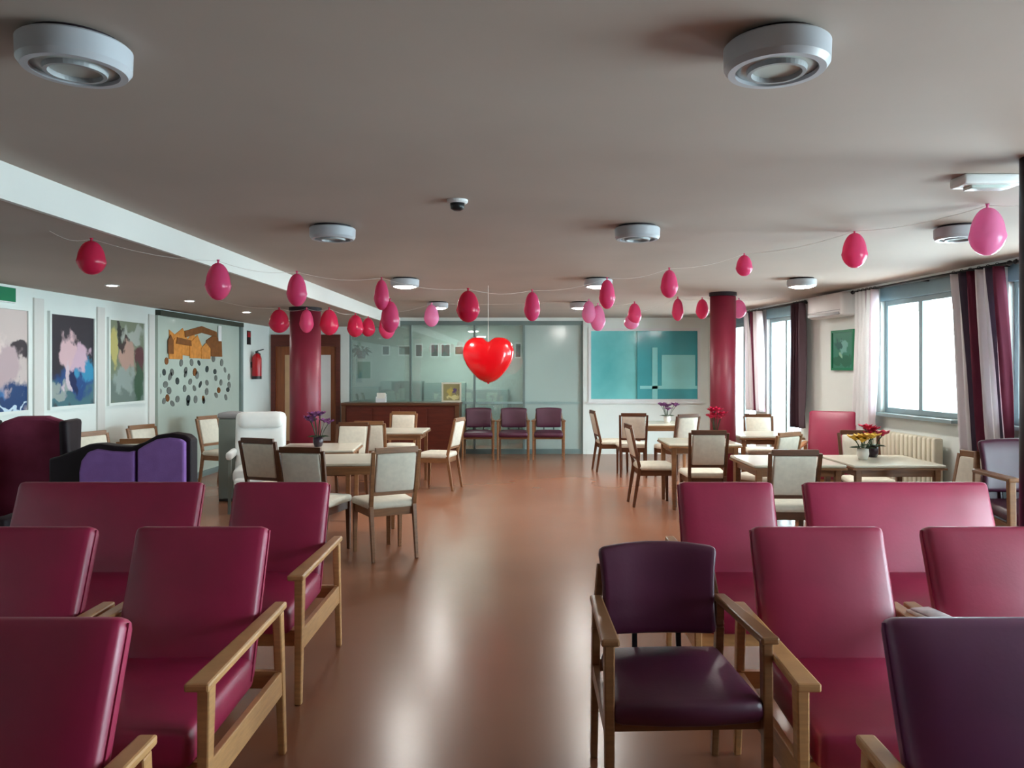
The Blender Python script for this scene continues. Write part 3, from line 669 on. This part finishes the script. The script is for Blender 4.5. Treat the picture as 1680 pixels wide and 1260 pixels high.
def table(w, d, wood='mid_wood', top='table_laminate'):
    t = thing('dining_table', '', 'table')
    bm = NB(); cushion(bm, w, d, .028, .012, 0, T(0, 0, .736)); obj('table_top', bm, top, t)
    bm = NB(); box(bm, -w/2-.006, w/2+.006, -d/2-.006, d/2+.006, .705, .722); obj('edge_band', bm, wood, t)
    bm = NB(); a, c = w/2-.06, d/2-.06
    for s in (-1, 1): box(bm, -a, a, s*c-.011, s*c+.011, .64, .705); box(bm, s*a-.011, s*a+.011, -c, c, .64, .705)
    obj('apron', bm, wood, t)
    for sx in (-1, 1):
        for sy in (-1, 1):
            bm = NB(); bar(bm, (sx*a, sy*c, .705), (sx*a, sy*c, 0), .055, .055, .036, .036); obj('leg', bm, wood, t, bevel=.005)
    return t
PROTO['tab'] = (table(.82, .82), False)

# ------------------------------------------------------------------ the armchair rows
G = 'high-back armchairs and settees in facing blocks'
place('arm', 'wine-red high-back armchair alone in front, on the poster side', (-1.32, 1.66, 0))
place('arm', 'wine-red armchair on the aisle, middle row of the poster side', (-1.345, 2.82, 0))
place('arm', 'wine-red armchair away from the aisle, middle row of the poster side', (-2.055, 2.82, 0))
place('arm', 'wine-red armchair on the aisle beside the settee, poster side', (-1.42, 4.07, 0))
place('sofa', 'wine-red two-seat settee in front of the violet wavy sofa', (-2.395, 4.07, 0))
place('armp', 'dark purple high-back armchair alone in front, on the window side', (1.195, 1.66, 0))
place('arm', 'wine-red armchair next to the low purple chair, window side', (1.175, 2.82, 0))
place('arm', 'wine-red armchair before the thin dark column, window side', (1.88, 2.82, 0))
place('arm', 'wine-red armchair on the aisle beside the settee, window side', (1.115, 4.07, 0))
place('sofa', 'wine-red two-seat settee on the window side, behind the thin dark column', (2.085, 4.07, 0))
place('vis', 'low dark purple chair with open back and beech arms on the aisle', (.525, 2.90, 0), (.04, -1))
place('vis', 'purple chair by the office glass, nearest the desk', (-.93, 13.85, 0), (.05, -1), 'purple chairs in front of the office glass')
place('vis', 'purple chair by the office glass, between two others', (-.30, 13.85, 0), (0, -1), 'purple chairs in front of the office glass')
place('vis', 'purple chair by the office glass, farthest from the desk', (.33, 13.85, 0), (-.03, -1), 'purple chairs in front of the office glass')
place('vis', 'purple chair at the bottom of the stack by the windows', (3.31, 5.05, 0), (-.1, -1), 'stacked purple chairs')
place('vis', 'purple chair on top of the stack by the windows', (3.303, 4.985, .235), (-.1, -1), 'stacked purple chairs', (1.2, 1, 1))
# folded magazine on an armrest
t = thing('magazine', 'folded pale magazine lying on the armrest before the settee', 'magazine', (1.555, 2.98, .636), .2)
bm = NB(); cushion(bm, .10, .19, .012, .005, .006, T(0, 0, .006)); obj('cover', bm, 'napkin', t, True)
bm = NB(); cushion(bm, .085, .17, .008, .004, .006, T(.004, 0, .016)); obj('page', bm, 'magazine', t, True)

# wavy violet sofa and plum wing chair
t = thing('wavy_sofa', 'violet two-panel sofa with dark wavy back, behind the red settee', 'sofa', (-2.88, 5.42, 0))
out = [(-.50, .25), (.50, .25), (.50, 1.10), (.46, 1.135), (.36, 1.15), (.26, 1.135), (.17, 1.085), (.08, 1.055), (-.04, 1.06), (-.14, 1.075), (-.22, 1.07), (-.32, 1.03), (-.42, .99), (-.50, .97)]
bm = NB(); prism(bm, out, 0, .12); obj('back_frame', bm, 'black_trim', t, bevel=.015)
bm = NB(); prism(bm, [(-.26, .40), (.125, .40), (.125, 1.03), (.08, 1.02), (-.04, 1.025), (-.14, 1.04), (-.20, 1.02), (-.245, .96), (-.26, .88)], -.05, .0); obj('back_panel', bm, 'violet_fabric', t, bevel=.015)
bm = NB(); prism(bm, [(.145, .40), (.475, .40), (.475, 1.09), (.44, 1.11), (.36, 1.12), (.28, 1.11), (.20, 1.07), (.145, 1.035)], -.05, .0); obj('back_panel', bm, 'violet_fabric', t, bevel=.015)
bm = NB(); cushion(bm, .92, .50, .16, .04, .02, T(0, -.27, .36)); obj('seat', bm, 'violet_fabric', t, True)
for s in (-1, 1):
    bm = NB(); cushion(bm, .09, .56, .42, .035, .01, T(s*.50, -.24, .44)); obj('arm', bm, 'black_trim', t, True)
    for y in (-.48, .06):
        bm = NB(); bar(bm, (s*.46, y, .26), (s*.46, y, 0), .05, .05, .035, .035); obj('leg', bm, 'brown_wood', t)
t = thing('wing_chair', 'tall plum wing chair with dark wings under the first poster', 'armchair', (-3.80, 5.80, 0), .2)
bm = NB(); prism(bm, [(-.24, .3), (.24, .3), (.25, 1.10), (.22, 1.19), (.1, 1.235), (-.1, 1.235), (-.22, 1.19), (-.25, 1.10)], .12, .24); obj('backrest', bm, 'plum_fabric', t, bevel=.03)
bm = NB(); cushion(bm, .5, .52, .16, .04, .02, T(0, -.10, .40)); obj('seat', bm, 'plum_fabric', t, True)
for s in (-1, 1):
    bm = NB(); cushion(bm, .07, .26, .62, .03, 0, T(s*.28, .11, .90), lambda p: Vector((p.x, p.y*(1+.25*p.z/.3), p.z))); obj('wing', bm, 'black_trim', t, True)
    bm = NB(); cushion(bm, .09, .60, .36, .035, .01, T(s*.29, -.06, .44)); obj('arm', bm, 'plum_fabric', t, True)
    for y in (-.30, .18):
        bm = NB(); bar(bm, (s*.27, y, .32), (s*.27, y, 0), .05, .05, .035, .035); obj('leg', bm, 'brown_wood', t)

# ------------------------------------------------------------------ tables and dining chairs, poster side
TG = 'square dining tables'
place('tab', 'square dining table nearest the red armchairs on the poster side', (-1.68, 7.35, 0), (.12, -1), TG)
place('tab', 'square dining table with purple flowers near the maroon column', (-2.30, 8.45, 0), (.1, -1), TG)
place('tab', 'square dining table before the dark reception desk', (-1.85, 10.75, 0), (0, -1), TG)
place('dinl', 'cream-backed dining chair out on the aisle, turned to the table', (-1.25, 6.68, 0), (-.48, .87))
place('din', 'dark dining chair between the settee and the table with purple flowers', (-2.46, 7.52, 0), (.35, .94))
place('din', 'dark dining chair half under the table nearest the red armchairs', (-1.86, 6.70, 0), (.18, .98))
place('dinl', 'cream-backed dining chair between two tables, back to the armchairs', (-1.98, 9.90, 0), (.1, 1))
place('dinl', 'cream-backed dining chair at the aisle side of the table before the desk', (-1.22, 10.35, 0), (-1, .25))
place('dinl', 'cream-backed dining chair facing the room before the desk', (-1.95, 11.45, 0), (-.1, -1))
place('din', 'dark dining chair next to the maroon column on the poster side', (-2.18, 9.12, 0), (-.1, -1))
# white high-back recliner, grey bin, cream chairs and radiators on the poster wall
t = thing('recliner', 'white high-back recliner with rounded top by the glass notice front', 'armchair', (-3.10, 8.85, 0), .25)
bm = NB(); cushion(bm, .56, .14, .84, .065, 0, T(0, .16, .68, -.16), None, 4); obj('backrest', bm, 'white_vinyl', t, True)
bm = NB(); cushion(bm, .50, .17, .20, .07, 0, T(0, .17, 1.00, -.16), None, 4); obj('headrest', bm, 'white_vinyl', t, True)
bm = NB(); cushion(bm, .50, .52, .16, .05, .02, T(0, -.12, .42)); obj('seat', bm, 'white_vinyl', t, True)
bm = NB(); cushion(bm, .46, .10, .34, .04, 0, T(0, -.38, .24, .2)); obj('footrest', bm, 'white_vinyl', t, True)
for s in (-1, 1):
    bm = NB(); cushion(bm, .07, .5, .09, .03, 0, T(s*.29, -.08, .64)); obj('armrest', bm, 'white_vinyl', t, True)
    bm = NB(); bar(bm, (s*.29, .10, .62), (s*.29, .22, 0), .03, .04); obj('leg', bm, 'grey_metal', t)
    bm = NB(); bar(bm, (s*.29, -.24, .62), (s*.29, -.28, 0), .03, .04); obj('leg', bm, 'grey_metal', t)
t = thing('pedal_bin', 'tall grey-green bin standing beside the white recliner', 'bin', (-3.64, 9.45, 0))
bm = NB(); cushion(bm, .26, .26, .98, .03, 0, T(0, 0, .51)); obj('body', bm, 'grey_metal', t, True)
bm = NB(); cushion(bm, .275, .275, .07, .025, .02, T(0, 0, 1.03)); obj('lid', bm, 'grey_plastic', t, True)
bm = NB(); box(bm, -.05, .05, -.18, -.12, .015, .035); obj('pedal', bm, 'black_plastic', t)
bm = NB(); box(bm, -.12, .12, -.12, .12, 0, .025); obj('base', bm, 'black_plastic', t)
place('dinl', 'cream dining chair along the poster wall, behind the violet sofa', (-3.55, 6.95, 0), (.3, -1), 'cream chairs along the poster wall')
place('dinl', 'cream dining chair along the poster wall, under the grey-green poster', (-4.25, 8.9, 0), (.9, -.3), 'cream chairs along the poster wall')
place('dinl', 'cream dining chair along the poster wall, under the embracing figures', (-4.3, 7.95, 0), (.9, -.3), 'cream chairs along the poster wall')
place('dinl', 'cream dining chair before the glass notice front', (-4.2, 10.6, 0), (.9, -.3), 'cream chairs along the poster wall')

# ------------------------------------------------------------------ tables and chairs, window side
place('tab', 'square dining table with purple flowers before the teal window', (2.02, 12.25, 0), (0, -1), TG)
place('tab', 'square dining table with a red flower next to the maroon column', (1.98, 9.12, 0), (0, -1), TG)
place('tab', 'square dining table behind the dark dining chair, window side', (2.38, 7.22, 0), (0, -1), TG)
place('tab', 'square dining table with yellow flowers by the radiator', (3.26, 7.22, 0), (0, -1), TG)
place('tab', 'square dining table by the far striped curtains', (3.05, 10.15, 0), (0, -1), TG)
place('din', 'brown dining chair, back to the room, before the teal window', (1.53, 11.62, 0), (.05, 1))
place('din', 'brown dining chair seen side-on at the end of the teal window table', (1.26, 12.15, 0), (1, .1))
place('din', 'brown dining chair beside the purple flowers, back to the windows', (2.14, 11.35, 0), (-.45, .89))
place('din', 'brown dining chair at the table with red flower, back to the settee', (1.90, 8.47, 0), (.03, 1))
place('din', 'brown dining chair side-on at the table with the red flower', (1.44, 9.13, 0), (1, .05))
place('din', 'dark brown dining chair directly behind the red settee, window side', (2.14, 6.50, 0), (.03, 1))
place('dinl', 'cream dining chair between the maroon column and far curtains', (2.50, 8.20, 0), (-.6, .8))
place('dinl', 'cream dining chair facing the room, in front of the air conditioner', (3.50, 9.48, 0), (-.75, .66))
place('din', 'dark dining chair at the table by the far striped curtains', (3.25, 10.84, 0), (-.1, -1))
place('din', 'dark dining chair between the radiator and the yellow flowers', (3.45, 7.91, 0), (-.1, -1))
place('dinl', 'pale dining chair side-on near the stacked purple chairs', (3.22, 5.98, 0), (-1, -.2))
o = armchair('armchair', .66, 'armchair'); o.location = (3.40, 8.80, 0); o.rotation_euler = (0, 0, -.5); o.scale = (1, .85, 1.16)
o['label'] = 'tall wine-red armchair against the wall under the green picture'

# flowers
def flowers(x, y, z, m, pot, label, n=7, spread=.10, h=.16):
    t = thing('potted_flowers', label, 'flowers', (x, y, z))
    bm = NB(); lathe(bm, [(0, 0), (.04, 0), (.055, .05), (.05, .11), (.042, .11), (.045, .05), (.03, .012), (0, .012)], 16); obj('pot', bm, pot, t, True)
    rr = random.Random(int(x*100))
    for k in range(n):
        a = 2*PI*k/n+rr.random(); r = spread*math.sqrt((k+.5)/n); e = Vector((r*math.cos(a), r*math.sin(a), .11+h*rr.uniform(.6, 1.1)))
        bm = NB(); tube(bm, [(0, 0, .03), e*.6+Vector((0, 0, .03)), e], .004, 5); st = obj('stem', bm, 'leaf_green', t)
        bm = NB()
        for q in range(6):
            b2 = 2*PI*q/6; c_ = Vector((math.cos(b2), math.sin(b2), .45)).normalized(); s_ = c_.cross(Vector((0, 0, 1))).normalized()
            v = [bm.verts.new(e+u) for u in (Vector(), c_*.05+s_*.034, c_*.085+Vector((0, 0, .005)), c_*.05-s_*.034)]
            bm.faces.new(v)
        lathe(bm, [(0, -.012), (.02, 0), (.018, .015), (0, .022)], 8, e); obj('bloom', bm, m, st)
    for k in range(8):
        a = 2*PI*k/8; c_ = Vector((math.cos(a), math.sin(a), .3)); s_ = Vector((-math.sin(a), math.cos(a), 0))*.025
        bm = NB(); v = [bm.verts.new(Vector((0, 0, .10))+u) for u in (c_*.02, c_*.07+s_, c_*.13-Vector((0, 0, .03)), c_*.07-s_)]; bm.faces.new(v); obj('leaf', bm, 'leaf_green', t)
    return t
ZT = .75
flowers(-2.32, 8.45, ZT, 'flower_purple', 'pot_dark', 'purple flowers in a dark pot on the table by the maroon column', 9, .12, .22)
flowers(2.16, 12.2, ZT, 'flower_purple', 'pot_white', 'purple flowers in a white pot before the teal window', 9, .14, .16)
flowers(2.18, 9.1, ZT, 'flower_red', 'pot_white', 'crimson flowers in a white pot next to the maroon column', 9, .08, .24)
flowers(3.12, 7.25, ZT, 'flower_yellow', 'pot_white', 'yellow flowers in a white pot on the table by the radiator', 8, .12, .10)
flowers(3.30, 7.45, ZT, 'flower_red', 'pot_dark', 'crimson flowers in a dark pot beside the yellow ones', 8, .10, .16)

# ------------------------------------------------------------------ reception desk
t = thing('reception_desk', 'dark red-brown reception desk before the office glass', 'desk', (-2.32, 14.1, 0))
bm = NB(); box(bm, -1.0, 1.0, -.28, .24, 0, .94); obj('body', bm, 'red_brown_wood', t)
bm = NB(); cushion(bm, 2.12, .62, .05, .012, 0, T(0, -.02, .965)); obj('counter_top', bm, 'brown_wood', t)
for k in range(4):
    x = -.98+.49*k; bm = NB(); box(bm, x+.02, x+.47, -.296, -.28, .12, .88); obj('front_panel', bm, 'red_brown_wood', t)
bm = NB(); box(bm, .98, 1.05, -.32, .24, 0, .94); obj('end_panel', bm, 'brown_wood', t)
bm = NB(); box(bm, -1.05, -.98, -.32, .24, 0, .94); obj('end_panel', bm, 'brown_wood', t)
t = thing('framed_photo', 'small yellowish framed picture standing on the reception desk', 'picture', (-1.44, 14.12, .99))
bm = NB()
for q in ((-.18, -.15, 0, .36), (.15, .18, 0, .36), (-.15, .15, 0, .03), (-.15, .15, .33, .36)): box(bm, q[0], q[1], -.012, .012, q[2], q[3])
obj('frame', bm, 'cream_metal', t); uvquad('print', -.15, .15, .03, .33, 0, 'print_yellow', t)
bm = NB(); bar(bm, (0, .012, .2), (0, .12, .004), .03, .006); obj('stand', bm, 'black_plastic', t)
t = thing('leaflet_box', 'small white leaflet box on the reception desk', 'box', (-2.72, 14.1, .99))
bm = NB(); box(bm, -.09, .09, -.06, .06, 0, .012); box(bm, -.09, .09, .05, .06, .012, .15); box(bm, -.09, .09, -.06, -.05, .012, .07); box(bm, -.09, -.08, -.05, .05, .012, .10); box(bm, .08, .09, -.05, .05, .012, .10); obj('holder', bm, 'white_plastic', t)
bm = NB(); box(bm, -.075, .075, -.03, .03, .014, .17); obj('leaflets', bm, 'napkin', t)

# ------------------------------------------------------------------ on the window wall
def rw(s, n, z): return RM @ Vector((s, n, z))
RZ = math.atan2(RU.y, RU.x)
def rthing(name, label, cat, y, n, z, group=None):
    """local x runs along the wall towards the camera, local y into the room"""
    t = thing(name, label, cat, rw(sd(y), n, z), RZ, group); t.scale = (1, -1, 1); t.scale = (1, 1, 1); return t
# local +y of these things points out of the wall (RZ turns x to RU, y to the outside), so room side is -y
t = rthing('air_conditioner', 'white wall air conditioner above the green picture', 'air conditioner', 9.66, 0, 2.235)
bm = NB(); cushion(bm, .88, .22, .29, .05, 0, T(0, -.112, .145), None, 3); obj('housing', bm, 'white_plastic', t, True)
bm = NB(); box(bm, -.40, .40, -.226, -.20, .02, .05); obj('louvre', bm, 'grey_plastic', t)
bm = NB(); box(bm, -.42, .42, -.2265, -.222, .07, .078); obj('seam', bm, 'grey_plastic', t)
t = rthing('picture', 'green framed picture on the pier below the air conditioner', 'picture', 9.56, 0, 1.58)
bm = NB()
for q in ((-.27, -.24, 0, .50), (.24, .27, 0, .50), (-.24, .24, 0, .03), (-.24, .24, .47, .50)): box(bm, q[0], q[1], -.03, 0, q[2], q[3])
obj('frame', bm, 'exit_green', t); uvquad('print', -.24, .24, .03, .47, -.02, 'print_green', t)
def radiator(y0, y1, label):
    t = rthing('radiator', label, 'radiator', (y0+y1)/2, .10, .12, 'cream radiators under the windows'); n = int((y1-y0)/.075)
    for k in range(n):
        x = -(y1-y0)/2+(k+.5)*(y1-y0)/n; bm = NB(); cushion(bm, .062, .10, .74, .024, 0, T(x, 0, .43)); obj('radiator_column', bm, 'cream_metal', t, True)
    bm = NB(); box(bm, -(y1-y0)/2, (y1-y0)/2, -.02, .02, .07, .11); obj('lower_pipe', bm, 'cream_metal', t)
    bm = NB(); box(bm, -(y1-y0)/2, (y1-y0)/2, -.02, .02, .74, .78); obj('upper_pipe', bm, 'cream_metal', t)
    for s in (-1, 1):
        bm = NB(); box(bm, s*(y1-y0)*.4-.02, s*(y1-y0)*.4+.02, -.03, .09, -.12, .08); obj('foot', bm, 'cream_metal', t)
radiator(7.55, 8.62, 'cream radiator under the window beside the green picture')
radiator(5.35, 6.6, 'cream radiator under the window near the stacked chairs')
for ya_, yb_, lab in ((6.6, 9.12, 'dark curtain rail above the window beside the green picture'), (10.36, 13.7, 'dark curtain rail above the far windows'), (3.6, 6.5, 'dark curtain rail above the window by the stacked chairs')):
    t = rthing('curtain_rail', lab, 'curtain rail', (ya_+yb_)/2, .12, 2.50, 'dark curtain rails')
    w = (yb_-ya_)/2
    bm = NB(); tube(bm, [(-w, 0, 0), (w, 0, 0)], .014, 10); obj('pole', bm, 'black_plastic', t, True)
    for s in (-.9, 0, .9):
        bm = NB(); box(bm, s*w-.012, s*w+.012, -.006, .12, -.012, .012); obj('bracket', bm, 'black_plastic', t)
    for s in (-1, 1):
        bm = NB(); lathe(bm, [(0, -.025), (.022, -.012), (.026, 0), (.022, .012), (0, .025)], 12, (s*(w+.02), 0, 0)); obj('finial', bm, 'black_plastic', t, True)
def curtain(y0, y1, zb, m, label, tie=None, lean=0., folds=6, reps=1.0, group='curtains along the window wall'):
    """hanging folded cloth; tie = (height, share of width kept, side it is drawn to -1..1)"""
    t = rthing('curtain', label, 'curtain', (y0+y1)/2, .13, 0, group); w = y1-y0
    me = bpy.data.meshes.new('cloth'); NX, NZ = folds*10, 28; V, F, U = [], [], []
    zt = 2.485
    for j in range(NZ+1):
        f = j/NZ; z = zt+(zb-zt)*f; k = 1.; c = lean*f
        if tie:
            g = math.exp(-((z-tie[0])/.45)**2); k = 1-(1-tie[1])*g; c += tie[2]*w/2*(1-tie[1])*g
        for i in range(NX+1):
            u = i/NX; x = (u-.5)*w*k+c
            y = .045*math.sin(u*folds*2*PI+.6*math.sin(3*f))*(1.0 if k > .7 else .8)+.02*math.sin(u*folds*4.1*PI+f*2)
            V.append((x, y, z)); U.append((u*reps, f))
    for j in range(NZ):
        for i in range(NX):
            a = j*(NX+1)+i; F.append((a, a+1, a+NX+2, a+NX+1))
    me.from_pydata(V, [], F); uvl = me.uv_layers.new(name='UVMap')
    for p in me.polygons:
        p.use_smooth = True
        for li, vi in zip(p.loop_indices, p.vertices): uvl.data[li].uv = U[vi]
    me.materials.append(MATS[m]); o = bpy.data.objects.new('cloth', me); COL.objects.link(o); o.parent = t
    so = o.modifiers.new('thick', 'SOLIDIFY'); so.thickness = .004
    for i in range(folds):
        x = (-.5+(i+.5)/folds)*w; bm = NB()
        tube(bm, [(x, .02*math.cos(q*PI/5), 2.50+.02*math.sin(q*PI/5)) for q in range(11)], .003, 5); obj('ring', bm, 'black_plastic', t)
    if tie:
        kk = w*tie[1]/2; cx = tie[2]*w/2*(1-tie[1])+lean*((2.485-tie[0])/(2.485-zb)); bm = NB()
        tube(bm, [(cx+(kk+.01)*math.cos(2*PI*q/16), .075*math.sin(2*PI*q/16), tie[0]) for q in range(17)], .014, 6); obj('tie_band', bm, m, t)
    return t
curtain(6.66, 7.36, .82, 'striped_cloth', 'wine, grey and white striped curtain between the two nearest windows', None, .16, 6, 2.0)
curtain(8.60, 9.02, .78, 'white_cloth', 'white curtain between the green picture and the window', None, -.06, 5, 1.5)
curtain(10.36, 10.70, .80, 'dark_cloth', 'dark striped curtain beside the air conditioner pier', None, 0, 4, 1.0)
curtain(11.78, 12.42, .95, 'striped_cloth', 'wine and white striped curtain between the two far windows', None, .12, 5, 1.6)
curtain(13.36, 13.68, .80, 'dark_cloth', 'dark striped curtain in the far corner behind the maroon column', None, 0, 3, 1.0)
curtain(4.2, 4.75, .82, 'striped_cloth', 'wine striped curtain beside the thin dark column', None, 0, 6, 2.0)
